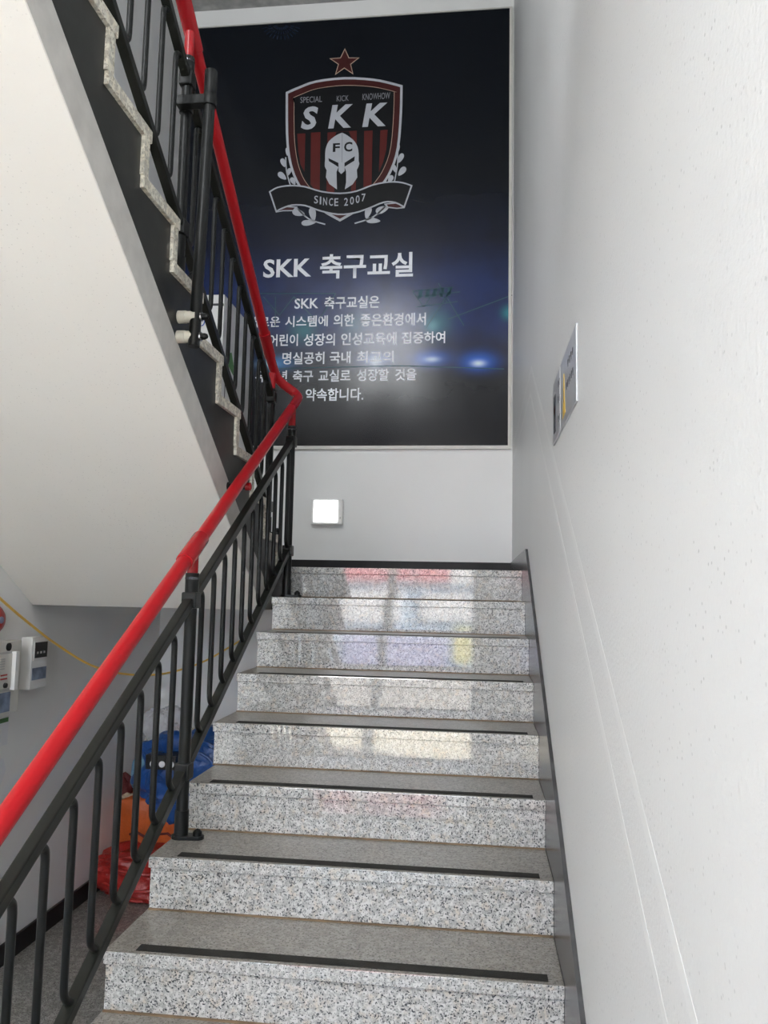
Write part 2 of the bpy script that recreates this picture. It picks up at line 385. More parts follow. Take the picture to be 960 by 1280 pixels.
# ------------------------------------------------------------------ railings
def bar(mbx, X, ya, yb, fz, r):
    return mbx.tube([(X, ya, fz(ya)), (X, yb, fz(yb))], r, 4, True, True)
def baluster(X, y, fl, fu, s, sgn):
    # vertical rod whose ends turn square into the sloping bars
    zl, zu = fl(y), fu(y); k = .045
    pts = [(X, y-k*sgn, fu(y-k*sgn)-.004), (X, y-.004*sgn, zu-.052), (X, y, zu-.075), (X, y, zl+.085), (X, y+.006*sgn, zl+.062), (X, y+k*sgn, fl(y+k*sgn)+.004)]
    return MB().tube(fillet(pts, .028, 4), .0105, 10)
def post_parts(root, X, y, z0, zc, zh, foot=True, tall_base=True):
    # round post, chrome ringed collar, red stem carrying the handrail
    mbp = MB().tube([(X, y, z0), (X, y, zc)], .021, 18); mbp.build('post', 'rail', root, smooth=True)
    MB().lathe([(-.035, .0245), (.035, .0245)], (X, y, zc), seg=18).build('collar', 'rail', root, bevel=.002, smooth=True)
    MB().lathe([(0, .0252), (.008, .0252)], (X, y, zc+.012), seg=18).build('collar_ring', 'ring', root, smooth=True)
    MB().tube([(X, y, zc+.035), (X, y, zh-.01)], .0195, 16).build('handrail_stem', 'redj', root, smooth=True)
    if foot:
        f = MB().tube([(X, y, z0), (X, y, z0+.095)], .0245, 18).build('post_sleeve', 'rail', root, smooth=True)
        pts = [(X+.034*math.cos(a), y+.030*math.sin(a)) for a in [PI/2+i*PI/8 for i in range(9)]] + [(X+.062+.020*math.cos(a), y+.022*math.sin(a)) for a in [-PI/2+i*PI/8 for i in range(9)]]
        b_ = MB().prism(pts, 'z', z0, z0+.012).build('foot_plate', 'rail', root, bevel=.002)
        MB().lathe([(0, .016), (.012, .016), (.02, .009), (.024, .0)], (X+.058, y, z0+.012), seg=12).build('anchor_bolt', 'rail', b_, smooth=True)

XR = -1.262
hr = lambda y: 1.036+.6*y
ub = lambda y: .862+.5925*y
lb = lambda y: .271+.591*y
rl = thing('stair_railing', (XR, .495, 2*H), 'black metal railing of the lower flight with thick red handrail', 'railing')
P1, P2 = .495, 1.925
for (ya, yb) in ((-2.0, P1-.024), (P1+.024, P2-.022)):
    bar(MB(), XR, ya, yb, ub, .0165).build('upper_bar', 'railtop', rl, bevel=.004)
    bar(MB(), XR, ya, yb, lb, .0165).build('lower_bar', 'railtop', rl, bevel=.004)
ys = [P1-.14-.1265*i for i in range(19)]+[P1+.112+.1265*i for i in range(11)]
for y in ys:
    if -1.98 < y < P2-.03 and abs(y-(-.98)) > .06: baluster(XR, y, lb, ub, 1, 1).build('baluster', 'rail', rl, smooth=True)
post_parts(rl, XR, P1, 2*H, ub(P1)+.055, hr(P1))
post_parts(rl, XR, P2, 7*H, ub(P2)+.045, hr(P2))
post_parts(rl, XR, -.98, -3*H, ub(-.98)+.055, hr(-.98))
for y in (P1, P2, -.98):
    for fz in (ub, lb):
        MB().box(XR-.027, XR+.027, y-.03, y+.026, fz(y)-.035, fz(y)+.022).build('bar_bracket', 'rail', rl, bevel=.006)
# handrail, sleeves and the turn at the landing
MB().tube([(XR, -2.05, hr(-2.05)), (XR, 1.93, hr(1.93))], .0255, 20).build('handrail', 'red', rl, smooth=True)
for y in (P1, -.98):
    MB().tube([(XR, y-.085, hr(y-.085)), (XR, y+.07, hr(y+.07))], .031, 20).build('handrail_sleeve', 'redj', rl, bevel=.002, smooth=True)
XU = -1.40
hu = lambda y: 3.80-.685*y
uu = lambda y: 3.556-.651*y
lu = lambda y: 2.951-.655*y
turn = [(XR, 1.90, hr(1.90)), (XR, 2.07, hr(2.07)), (XR-.03, 2.12, hr(2.08)+.03), (XU+.015, 2.06, hu(2.06)-.012), (XU, 1.98, hu(1.98)), (XU, 1.86, hu(1.86))]
MB().tube(fillet(turn, .05, 6), .0262, 20).build('handrail_elbow', 'redj', rl, smooth=True)

ru = thing('stair_railing', (XU, .56, uz(6)), 'black metal railing of the upper flight with red handrail rising above the landing', 'railing')
Q0, Q1 = 2.03, .575
MB().tube([(XU, 1.86, hu(1.86)), (XU, -.9, hu(-.9))], .0255, 20).build('handrail', 'red', ru, smooth=True)
MB().tube([(XU, 1.93, hu(1.93)), (XU, 1.80, hu(1.80))], .031, 20).build('handrail_sleeve', 'redj', ru, smooth=True)
MB().tube([(XU, Q1+.07, hu(Q1+.07)), (XU, Q1-.09, hu(Q1-.09))], .031, 20).build('handrail_sleeve', 'redj', ru, smooth=True)
for (ya, yb) in ((Q1+.02, Q0-.02), (-.9, Q1-.02)):
    bar(MB(), XU, ya, yb, uu, .0165).build('upper_bar', 'railtop', ru, bevel=.004)
    bar(MB(), XU, ya, yb, lu, .0165).build('lower_bar', 'railtop', ru, bevel=.004)
y = Q1+.118
while y < Q0-.06:
    baluster(XU, y, lu, uu, 1, -1).build('baluster', 'rail', ru, smooth=True); y += .1275
y = Q1-.125
while y > -.85:
    baluster(XU, y, lu, uu, 1, -1).build('baluster', 'rail', ru, smooth=True); y -= .129
post_parts(ru, XU, Q1, uz(6), uu(Q1)+.06, hu(Q1), foot=True)
post_parts(ru, XU, Q0-.04, ZLAND+h2, uu(Q0)+.04, hu(Q0)-.0, foot=True)
for y in (Q1, Q0-.04):
    for fz in (uu, lu):
        MB().box(XU-.026, XU+.026, y-.028, y+.028, fz(y)-.03, fz(y)+.03).build('bar_bracket', 'rail', ru, bevel=.006)
# side mounted outer support pole
XP, YP = -1.292, .50
sp = thing('support_pole', (XP, YP, 2.07), 'black steel pole bolted to the edge of the upper flight by two cream spacers', 'pole')
MB().tube([(XP, YP-.015, 2.075), (XP, YP+.045, 3.19)], .0215, 18).build('pole', 'rail', sp, smooth=True)
MB().lathe([(0, .0245), (.10, .0245)], (XP, YP+.04, 3.09), seg=18).build('top_cap', 'rail', sp, bevel=.002, smooth=True)
cl = MB().box(XU-.02, XP+.01, YP+.015, YP+.055, 3.045, 3.085).build('clamp', 'rail', sp, bevel=.004)
for (X_, Y_) in ((XU, Q1), (XP, YP+.037)):
    MB().lathe([(-.022, .027), (.022, .027)], (X_, Y_, 3.066), seg=18).build('clamp_ring', 'rail', cl, bevel=.002, smooth=True)
for i, py in enumerate((392, 418)):
    z = on_x(240, py, XP).z; yy = YP-.012
    so_ = MB().lathe([(0, .0235), (.03, .0235), (.031, .0215), (.068, .0215)], (XS+.004, yy, z), (1, 0, 0), 18).build('spacer', 'cream', sp, smooth=True)
    bt = MB().lathe([(0, .017), (.006, .017)], (XP+.021, yy, z), (1, 0, 0), 16).build('washer', 'chrome', sp, smooth=True)
    MB().lathe([(0, .013), (.012, .013), (.022, .009), (.026, .001)], (XP+.027, yy, z), (1, 0, 0), 6).build('cap_nut', 'rail', bt)
# short pipe stub on the edge of the upper flight
q = on_x(284, 608, XS)
pb = thing('pipe_stub', q, 'short black pipe stub with red end below the red handrail turn', 'pipe')
MB().lathe([(0, .020), (.008, .020), (.009, .014), (.085, .014)], q, (1, 0, 0), 16).build('pipe', 'rail', pb, smooth=True)
MB().lathe([(0, .017), (.022, .017), (.026, .010)], q+Vector((.085, 0, 0)), (1, 0, 0), 16).build('end_cap', 'redj', pb, smooth=True)

# ------------------------------------------------------------------ poster
def W(x, y): p = on_y(x, y, YB); return Vector((p.x, p.z))
PX0, PX1, PZ0, PZ1 = -2.612, -.034, 2.281, 5.735
POS = thing('poster', ((PX0+PX1)/2, YB, PZ0), 'huge dark football club poster with crest and Korean text on the landing wall', 'poster')
YP0 = YB-.018
m, nt, b = newmat('poster_print_night'); M['poster'] = m
geo = nt.nodes.new('ShaderNodeTexCoord').outputs['Object']
sep = nt.nodes.new('ShaderNodeSeparateXYZ'); nt.links.new(geo, sep.inputs[0])
def math_(op, a, b_=None, c=None):
    n = nt.nodes.new('ShaderNodeMath'); n.operation = op
    for i, v in enumerate((a, b_, c)):
        if v is None: continue
        if isinstance(v, (int, float)): n.inputs[i].default_value = v
        else: nt.links.new(v, n.inputs[i])
    return n.outputs[0]
zz = math_('DIVIDE', sep.outputs[2], PZ1-PZ0)
c0 = ramp(nt, zz, ((0, (.007, .007, .009)), (.14, (.008, .009, .013)), (.20, (.012, .018, .05)), (.28, (.014, .035, .16)), (.36, (.011, .028, .125)), (.46, (.007, .011, .032)), (.60, (.005, .007, .011))))
nz = tex(nt, 'ShaderNodeTexNoise', 3.5, 4, geo)
cur = mix(nt, ramp(nt, nz.outputs[0], ((.40, (.0,)*3), (.75, (.5,)*3))), c0, (.004, .006, .012))
spots = [((598, 453), .12, .065, (.03, .16, .75)), ((598, 455), .045, .022, (.75, .9, 1)), ((545, 405), .10, .10, (.02, .16, .22)), ((540, 408), .04, .04, (.10, .40, .48)),
         ((538, 449), .13, .055, (.03, .14, .62)), ((540, 450), .05, .018, (.6, .75, .95)), ((380, 414), .10, .09, (.01, .14, .19)), ((447, 410), .10, .09, (.02, .16, .22)),
         ((470, 450), .12, .05, (.05, .12, .40)), ((470, 452), .045, .045, (.55, .62, .70)), ((345, 455), .12, .05, (.04, .20, .50)), ((335, 456), .06, .02, (.5, .75, .9)), ((636, 392), .05, .05, (.02, .22, .28)), ((480, 418), .34, .16, (.02, .03, .12))]
for (pq, rx, rz, cc) in spots:
    p = W(*pq); px = p.x-(PX0+PX1)/2; pz = p.y-PZ0
    dx = math_('DIVIDE', math_('SUBTRACT', sep.outputs[0], px), rx*1.5); dz = math_('DIVIDE', math_('SUBTRACT', sep.outputs[2], pz), rz*1.5)
    r2 = math_('ADD', math_('MULTIPLY', dx, dx), math_('MULTIPLY', dz, dz))
    g = math_('EXPONENT', math_('MULTIPLY', r2, -2.2))
    cur = mix(nt, g, cur, cc)
nt.links.new(cur, b.inputs['Base Color']); b.inputs['Roughness'].default_value = .18; b.inputs['Specular IOR Level'].default_value = .34
bump(nt, b, tex(nt, 'ShaderNodeTexNoise', 1.5, 2, geo).outputs[0], .15, .02)
MB().box(PX0, PX1, YP0, YB-.0016, PZ0, PZ1).build('poster_board', 'poster', POS)
fr = MB().box(PX0-.008, PX1+.022, YB-.026, YB-.0017, PZ0-.025, PZ0).box(PX1, PX1+.022, YB-.026, YB-.0017, PZ0, PZ1+.01).box(PX0-.008, PX1, YB-.026, YB-.0017, PZ1, PZ1+.01)
fr.build('poster_frame', 'panelw', POS)
LAY = [0]
def flat(name, polys, mat, lay, parent=POS, pix=None):
    """thin printed pieces on the poster; polys in pixels of the 4.364x crest view unless pix given"""
    f = pix or (lambda x, y: W(320+x/4.364, 40+y/4.364)); mb = MB()
    for poly in polys:
        pts = [f(*p) for p in poly]
        mb.prism([(p.x, p.y) for p in pts], 'y', YP0-.0004*lay, YP0-.0004*(lay-1)+(.0002 if lay > 1 else 0))
    return mb.build(name, mat, parent)
def smoothpoly(pts, n=4, closed=True):
    out = []; N = len(pts)
    rng = range(N) if closed else range(N-1)
    for i in rng:
        g = lambda j: Vector(pts[j % N]) if closed else Vector(pts[max(0, min(N-1, j))])
        a, b1, c, d = g(i-1), g(i), g(i+1), g(i+2)
        for k in range(n):
            t = k/n
            out.append(tuple(.5*((2*b1)+(-a+c)*t+(2*a-5*b1+4*c-d)*t*t+(-a+3*b1-3*c+d)*t**3)))
    if not closed: out.append(tuple(pts[-1]))
    return out
def inset(poly, dd):
    area_ = sum(poly[i][0]*poly[(i+1) % len(poly)][1]-poly[(i+1) % len(poly)][0]*poly[i][1] for i in range(len(poly)))
    sg = 1 if area_ > 0 else -1; out = []
    for i in range(len(poly)):
        p = Vector(poly[i]); a = (p-Vector(poly[i-1])).normalized(); c = (Vector(poly[(i+1) % len(poly)])-p).normalized()
        n1 = Vector((-a.y, a.x))*sg; n2 = Vector((-c.y, c.x))*sg; n = (n1+n2).normalized(); out.append(tuple(p+n*dd/max(.4, n.dot(n1))))
    return out
def ribbonline(pts, wd):
    L, R_ = [], []
    for i, p in enumerate(pts):
        a = Vector(pts[max(0, i-1)]); c = Vector(pts[min(len(pts)-1, i+1)]); t = (c-a).normalized(); n = Vector((-t.y, t.x))*wd/2
        L.append(tuple(Vector(p)+n)); R_.append(tuple(Vector(p)-n))
    return [[L[i], L[i+1], R_[i+1], R_[i]] for i in range(len(pts)-1)]
def leaf(cx, cy, L, Wd, ang):
    out = []
    for k in range(16):
        t = 2*PI*k/16; x = math.cos(t)*L/2; y = math.sin(t)*Wd/2*(1-.35*math.cos(t)); a = math.radians(ang)
        out.append((cx+x*math.cos(a)-y*math.sin(a), cy+x*math.sin(a)+y*math.cos(a)))
    return out
# laurel leaves behind the shield
lv = [leaf(152, 720, 50, 26, 70), leaf(146, 792, 56, 30, 40), leaf(182, 770, 44, 22, 110), leaf(205, 820, 44, 26, 60), leaf(172, 660, 44, 14, 85),
      leaf(235, 992, 70, 36, 15), leaf(312, 1000, 76, 36, 80), leaf(290, 1046, 80, 30, -5),
      leaf(790, 695, 56, 26, 115), leaf(797, 767, 60, 30, 130), leaf(757, 752, 46, 22, 70), leaf(735, 808, 44, 26, 120), leaf(778, 640, 44, 14, 95),
      leaf(690, 975, 74, 36, -20), leaf(612, 990, 72, 34, 105), leaf(640, 1034, 80, 30, 5)]
flat('laurel_leaves', lv, 'p_white', 1)
stems = ribbonline(smoothpoly([(165, 690), (170, 770), (190, 840)], 4, False), 6)+ribbonline(smoothpoly([(225, 965), (290, 1025), (380, 1055)], 4, False), 7)+ribbonline(smoothpoly([(775, 660), (772, 740), (755, 830)], 4, False), 6)+ribbonline(smoothpoly([(715, 950), (640, 1015), (540, 1050)], 4, False), 7)
flat('laurel_stems', stems, 'p_white', 1)
sh = [(165, 336)]+smoothpoly([(165, 336), (240, 303), (330, 272), (485, 254), (640, 262), (735, 281), (801, 299)], 3, False)[1:]+smoothpoly([(801, 299), (798, 450), (782, 640), (745, 760), (690, 850), (590, 960), (460, 1040)], 3, False)[1:]+smoothpoly([(460, 1040), (350, 975), (250, 870), (205, 790), (178, 690), (166, 560), (165, 336)], 3, False)[1:-1]
shield = flat('shield', [sh], 'p_white', 2)
flat('shield_band', [inset(sh, 13)], 'p_dkred', 3)
flat('shield_line', [inset(sh, 44)], 'p_cream', 4)
flat('shield_field', [inset(sh, 47)], 'p_black', 5)
stp = [[(228, 563), (272, 561), (268, 770), (246, 730), (234, 660)], [(303, 557), (354, 554), (350, 884), (325, 870), (300, 838)], [(393, 556), (552, 546), (546, 900), (386, 900)],
       [(592, 548), (638, 545), (632, 858), (588, 880)], [(680, 545), (720, 541), (712, 650), (694, 720), (672, 772)]]
flat('shield_stripe', stp, 'p_red', 6)
flat('helmet_surround', [[(441, 554), (508, 550), (530, 600), (520, 900), (430, 900), (425, 600)]], 'p_black', 7)
hel = smoothpoly([(472, 558), (500, 572), (540, 605), (560, 650), (562, 710)], 3, False)+[(566, 726), (560, 745)]+[(552, 760), (555, 800), (530, 838), (487, 866)]+[(494, 826), (494, 770), (486, 745)]+[(486, 766), (467, 783), (452, 766), (454, 742)]+[(442, 770), (444, 866)]+[(402, 836), (384, 800), (388, 762), (378, 742), (378, 722)]+smoothpoly([(380, 700), (382, 650), (400, 605), (440, 572), (472, 558)], 3, False)[:-1]
flat('helmet', [hel], 'p_white', 8)
flat('helmet_eye', [[(398, 696), (452, 722), (453, 745), (400, 712)]], 'p_black', 9)
flat('helmet_eye', [[(541, 686), (485, 722), (485, 743), (539, 710)]], 'p_black', 9)
flat('helmet_crease', [[(471, 560), (474, 560), (473, 720), (470, 720)]], 'p_grey', 9)
# ribbon with turned ends
top = smoothpoly([(74, 878), (120, 852), (190, 842), (270, 848), (360, 874), (460, 884), (550, 872), (640, 838), (730, 822), (800, 826), (855, 844)], 3, False)
bot = smoothpoly([(812, 968), (760, 942), (700, 940), (620, 972), (540, 998), (450, 1006), (350, 986), (270, 958), (200, 956), (150, 972), (112, 992)], 3, False)
rib = top+bot
flat('ribbon_fold', [[(112, 992), (150, 985), (215, 984), (230, 960), (150, 955)], [(812, 968), (770, 972), (715, 966), (700, 944), (770, 935)]], 'p_white', 9)
flat('ribbon_fold_inner', [[(125, 985), (150, 979), (205, 979), (215, 965), (150, 962)], [(800, 963), (770, 966), (722, 960), (714, 948), (770, 943)]], 'p_dkred', 10)
flat('ribbon', [rib], 'p_white', 11)
flat('ribbon_face', [inset(rib, 8)], 'p_black', 12)
star = [(487, 97), (510, 148), (567, 148), (520, 185), (533, 240), (484, 207), (433, 243), (450, 185), (403, 153), (462, 148)]
flat('star', [star], 'p_cream', 2); flat('star_fill', [inset(star, 4)], 'p_dkred', 3)
def text_part(name, body, x0, y0, x1, y1, mat, lay, off=0.0, pix=None, shear=0.0, parent=POS):
    f = pix or (lambda x, y: W(320+x/4.364, 40+y/4.364))
    a = f(x0, (y0+y1)/2); c = f(x1, (y0+y1)/2); t = f((x0+x1)/2, y0); u = f((x0+x1)/2, y1)
    cu = bpy.data.curves.new(name, 'FONT'); cu.body = body; cu.size = 1; cu.offset = off; cu.resolution_u = 3; cu.shear = shear
    tmp = bpy.data.objects.new('tmp', cu); col.objects.link(tmp); bpy.context.view_layer.update()
    me = bpy.data.meshes.new_from_object(tmp.evaluated_get(bpy.context.evaluated_depsgraph_get())); bpy.data.objects.remove(tmp)
    xs = [v.co.x for v in me.vertices]; ys_ = [v.co.y for v in me.vertices]
    if not xs: print('EMPTY TEXT', body); return
    sx = (c.x-a.x)/(max(xs)-min(xs)); sz = (t.y-u.y)/(max(ys_)-min(ys_)); org = ROOT[parent.name]
    for v in me.vertices:
        X = a.x+(v.co.x-min(xs))*sx; Z = u.y+(v.co.y-min(ys_))*sz
        v.co = Vector((X, YP0-.0004*lay, Z))-org
    me.materials.clear(); me.materials.append(M[mat]); me.name = name
    o = bpy.data.objects.new(name, me); col.objects.link(o); o.parent = parent
    return o
for bdy, bx in (('S', (250, 415, 340, 540)), ('K', (398, 405, 528, 532)), ('K', (583, 397, 717, 524))): text_part('crest_letter', bdy, *bx, 'p_white', 7, .035, None, .15)
for bdy, bx in (('SPECIAL', (245, 361, 363, 393)), ('KICK', (443, 355, 508, 386)), ('KNOWHOW', (583, 342, 733, 377))): text_part('crest_word', bdy, *bx, 'p_grey', 7, .0)
for bdy, bx in (('F', (422, 615, 460, 662)), ('C', (483, 608, 528, 661))): text_part('helmet_letter', bdy, *bx, 'p_black', 9, .03)
for ch, cx, cy in (('S', 331, 922), ('I', 355, 927), ('N', 380, 932), ('C', 412, 935), ('E', 441, 936), ('2', 494, 934), ('0', 526, 928), ('0', 557, 920), ('7', 589, 911)):
    wd = 4 if ch == 'I' else 10.5
    text_part('ribbon_letter', ch, cx-wd, cy-21, cx+wd, cy+21, 'p_white', 13, .01)
Z3 = lambda x, y: W(320+x/2.8235, 300+y/2.8235)
for bdy, bx in (('SKK', (28, 70, 197, 135)), ('축구교실', (228, 50, 555, 137))): text_part('title_word', bdy, *bx, 'p_text', 1, .022, Z3)
rows = [('SKK', 138, 209, 222, 245), ('축구교실은', 243, 201, 437, 245), ('새로운', -25, 273, 87, 311), ('시스템에', 105, 270, 255, 309), ('의한', 275, 265, 348, 308), ('좋은환경에서', 370, 261, 600, 306),
        ('어린이', 48, 335, 150, 377), ('성장의', 170, 333, 280, 376), ('인성교육에', 302, 329, 497, 373), ('집중하여', 515, 326, 668, 368),
        ('명실공히', 95, 398, 243, 441), ('국내', 262, 396, 335, 438), ('최고의', 357, 394, 487, 436),
        ('유소년', 0, 463, 112, 504), ('축구', 132, 462, 203, 503), ('교실로', 222, 460, 335, 502), ('성장할', 357, 457, 470, 500), ('것을', 492, 456, 567, 498),
        ('약속합니다.', 177, 525, 380, 570)]
for r_ in rows: text_part('poster_word', r_[0], *r_[1:], 'p_text', 1, .018, Z3)
ID = lambda x, y: W(x, y)
# stage trusses and burst printed on the poster
tl = []
for a, c in (((516, 365), (566, 360)), ((520, 385), (572, 378)), ((516, 365), (530, 385)), ((530, 385), (545, 362)), ((545, 362), (560, 380)), ((548, 355), (580, 408)), ((566, 360), (532, 412)), ((520, 372), (575, 366)),
             ((322, 368), (420, 368)), ((330, 372), (350, 395)), ((350, 395), (368, 372)), ((368, 372), (392, 398)), ((420, 368), (400, 400)), ((345, 372), (345, 410)), ((500, 458), (630, 462)), ((330, 462), (500, 458)), ((560, 400), (640, 370))):
    tl += ribbonline([a, c], 1.1)
flat('stage_truss', tl, 'p_teal', 1, pix=ID)
flat('stage_truss_panel', [[(524+i*9, 364-i*.8), (529+i*9, 363.4-i*.8), (527+i*9, 374-i*.8), (522+i*9, 374.5-i*.8)] for i in range(5)], 'p_teal', 1, pix=ID)
bl_ = []
for i in range(15):
    a = math.radians(8+i*11.7)
    for r0, r1 in ((7, 11), (13, 17), (19, 25)): bl_ += ribbonline([(352+math.cos(a)*r0, 30.5+math.sin(a)*r0*.85), (352+math.cos(a)*r1, 30.5+math.sin(a)*r1*.85)], .8)
bl_ = [p for p in bl_ if all(q[1] > 32.5 for q in p)]
flat('light_burst', bl_, 'p_star', 1, pix=ID)

# ------------------------------------------------------------------ small fittings
a, c = on_y(391, 624.5, YB), on_y(429, 657, YB)
el = thing('emergency_light', ((a.x+c.x)/2, YB, c.z), 'small lit white rectangular lamp on the wall under the poster', 'lamp')
MB().box(a.x, c.x, YB-.055, YB, c.z+.004, a.z).build('housing', 'white', el, bevel=.006)
MB().box(a.x+.022, c.x-.035, YB-.062, YB-.054, c.z+.02, a.z-.012).build('diffuser', 'lamp', el, bevel=.004)
MB().box(c.x-.018, c.x-.010, YB-.057, YB-.054, c.z+.045, c.z+.06).build('test_button', 'greyp', el)
# silver plaque on the right wall
pq = thing('wall_plaque', (0, .07, 1.685), 'silver rectangular plaque with yellow mark on the right wall', 'sign')
MB().box(-.005, 0, -.240, .380, 1.683, 1.886).build('plate', 'silver', pq, bevel=.001)
def onw(pts, nm, mat):
    MB().prism(pts, 'x', -.0062, -.0048).build(nm, mat, pq)
onw([(.345, 1.715), (.285, 1.713), (.285, 1.835), (.345, 1.835)], 'picture', 'ink')
onw([(.335, 1.775), (.295, 1.775), (.295, 1.80), (.335, 1.80)], 'picture_band', 'redlamp')
onw([(.075, 1.705), (.005, 1.71), (.03, 1.765), (.035, 1.83), (.045, 1.83), (.055, 1.76)], 'yellow_mark', 'gold')
for yy, zz_, n, s in ((-.02, 1.775, 6, .030), (-.06, 1.83, 4, .036), (.20, 1.84, 2, .03), (.20, 1.79, 2, .03), (.20, 1.73, 2, .03)):
    for i in range(n):
        MB().box(-.0062, -.0048, yy-i*s-.012, yy-i*s, zz_, zz_+.012).box(-.0062, -.0048, yy-i*s-.009, yy-i*s-.005, zz_-.008, zz_+.002).build('letter', 'ink', pq)
MB().box(-.006, -.0048, .148, .152, 1.685, 1.884).build('fold_line', 'white', pq)

# tall white cabinet on the landing seen through the upper railing
cb = thing('cabinet', (-2.33, 3.2, ZLAND), 'tall white cabinet on the landing seen through the upper railing', 'cabinet')
zc = 3.222
MB().box(XLW+.01, -2.005, 2.90, 3.56, ZLAND, zc).build('cabinet_body', 'white', cb, bevel=.004)
MB().box(XLW+.02, -2.015, 2.885, 2.899, ZLAND+.05, zc-.085).build('cabinet_door', 'white', cb, bevel=.003)
MB().box(XLW+.012, -2.007, 2.888, 2.8995, zc-.083, zc-.068).build('top_band', 'ink', cb)
q = on_y(252, 402, 2.885)
MB().tube([(q.x+.022*math.cos(t*PI/8), 2.8835, q.z+.030*math.sin(t*PI/8)) for t in range(17)], .004, 6).build('blue_mark', 'blueink', cb)
MB().box(-2.0055, -2.003, 2.98, 2.99, ZLAND+.05, zc-.1).build('side_seam', 'ink', cb)
a_ = on_x(290, 452, -2.004)
MB().prism([(3.03, a_.z-.05), (3.16, a_.z-.09), (3.16, a_.z-.02), (3.10, a_.z+.06), (3.03, a_.z+.03)], 'x', -2.0055, -2.003).build('green_mark', 'greenp', cb)
# hall ceiling lamp added unseen behind the camera to brighten the stairs
hl = thing('added_ceiling_lamp', (-1.3, -3.1, 3.02), 'long white lamp added on the unseen hall ceiling for fill light', 'lamp')
MB().box(-1.9, -.7, -3.28, -2.92, 2.95, 3.02).build('housing', 'white', hl, bevel=.01)
MB().box(-1.85, -.75, -3.24, -2.96, 2.935, 2.951).build('diffuser', 'fill_lamp', hl)

# ------------------------------------------------------------------ alarm equipment on the left wall
XF = XLW+.075
def fx(x, y, c=XF): p = on_x(x, y, c); return (p.y, p.z)
bl2 = on_x(-1, 775, XLW+.05)
be = thing('alarm_bell', (XLW, bl2.y, bl2.z), 'round red fire alarm bell on the left wall above the panels', 'bell')
MB().lathe([(0, .055), (.012, .055), (.013, .072), (.035, .070), (.052, .052), (.060, .025), (.062, .0)], (XLW, bl2.y, bl2.z), (1, 0, 0), 28).build('gong', 'bellred', be, smooth=True)
MB().lathe([(0, .018), (.006, .016), (.008, .006), (.009, .001)], (XLW+.060, bl2.y, bl2.z), (1, 0, 0), 16).build('hub', 'bluelabel', be, smooth=True)
ft = fx(28, 800); fb = fx(28, 893)
y1, z1, z0 = ft[0], ft[1]+.0, .50
z0 = fx(26, 888)[1]
pa = thing('fire_alarm_box', (XLW, y1-.2, z0), 'grey white fire alarm control box at the left edge with screen and buttons', 'alarm panel')
MB().box(XLW, XF, y1-.42, y1, z0, z1).build('housing', 'panelw', pa, bevel=.006)
def onp(root, nm, mat, ya, yb, za, zb, th=.004, base=None): return MB().box((base or XF)-.001, (base or XF)+th, ya, yb, za, zb).build(nm, mat, root)
onp(pa, 'door_frame', 'greyp', y1-.40, y1-.06, z0+.115, z1-.050, .006)
onp(pa, 'door_panel', 'panelw', y1-.38, y1-.10, z0+.13, z1-.060, .012)
onp(pa, 'cover_edge', 'white', y1-.095, y1-.065, z0+.118, z1-.052, .03)
MB().lathe([(0, .020), (.006, .020)], (XF, y1-.12, z1-.027), (1, 0, 0), 18).build('badge', 'blackp', pa)
onp(pa, 'screen', 'blackp', y1-.33, y1-.235, z1-.140, z1-.108, .014)
for i in range(2): onp(pa, 'indicator', 'redlamp', y1-.19, y1-.135, z1-.165-.018*i, z1-.158-.018*i, .014)
for i in range(5): onp(pa, 'switch', 'greyp', y1-.20, y1-.165, z1-.085-.012*i, z1-.079-.012*i, .016)
MB().lathe([(0, .014), (.012, .012)], (XF+.010, y1-.15, z1-.212), (1, 0, 0), 12).build('knob', 'blackp', pa)
onp(pa, 'label_plate', 'bluelabel', y1-.38, y1-.08, z0+.012, z0+.108, .003)
# second box
XG = XLW+.062
n1 = on_x(41, 797, XG); n2 = on_x(61, 800, XG); n3 = on_x(41, 862, XG)
pc = thing('control_box', (XLW, (n1.y+n2.y)/2, n3.z), 'narrow white control box with black window right of the alarm panel', 'control box')
MB().box(XLW, XG, n1.y, n2.y, n3.z, n1.z).build('housing', 'white', pc, bevel=.004)
L_ = n2.y-n1.y; Hh = n1.z-n3.z
onp(pc, 'display_frame', 'white', n1.y+L_*.12, n1.y+L_*.95, n3.z+Hh*.56, n3.z+Hh*.93, .003, XG)
onp(pc, 'display', 'blackp', n1.y+L_*.15, n1.y+L_*.88, n3.z+Hh*.60, n3.z+Hh*.90, .006, XG)
onp(pc, 'label_plate', 'bluelabel', n1.y+L_*.08, n1.y+L_*.92, n3.z+Hh*.18, n3.z+Hh*.41, .003, XG)
for i in range(3): onp(pc, 'button', 'greyp', n1.y+L_*(.25+.2*i), n1.y+L_*(.33+.2*i), n3.z+Hh*.68, n3.z+Hh*.72, .008, XG)
# papers
g0 = on_x(12, 888, XLW+.004)
pn = thing('notice', (XLW, g0.y-.12, g0.z-.1), 'white notice with green heading below the alarm panel', 'notice')
MB().box(XLW, XLW+.003, g0.y-.21, g0.y, g0.z-.17, g0.z-.03).build('sheet', 'paper', pn)
MB().box(XLW+.003, XLW+.0036, g0.y-.205, g0.y-.004, g0.z-.055, g0.z-.033).build('heading', 'greenp', pn)
g1 = on_x(9, 962, XLW+.01)
MBp = MB().prism([(g1.y-.22, g1.z-.08), (g1.y-.20, g1.z+.12), (g1.y-.03, g1.z+.06), (g1.y, g1.z), (g1.y-.05, g1.z-.09)], 'x', XLW, XLW+.003)
tag(MBp.build('paper_sheet', 'paper'), 'plain white paper corner on the left wall below the notice', 'paper')

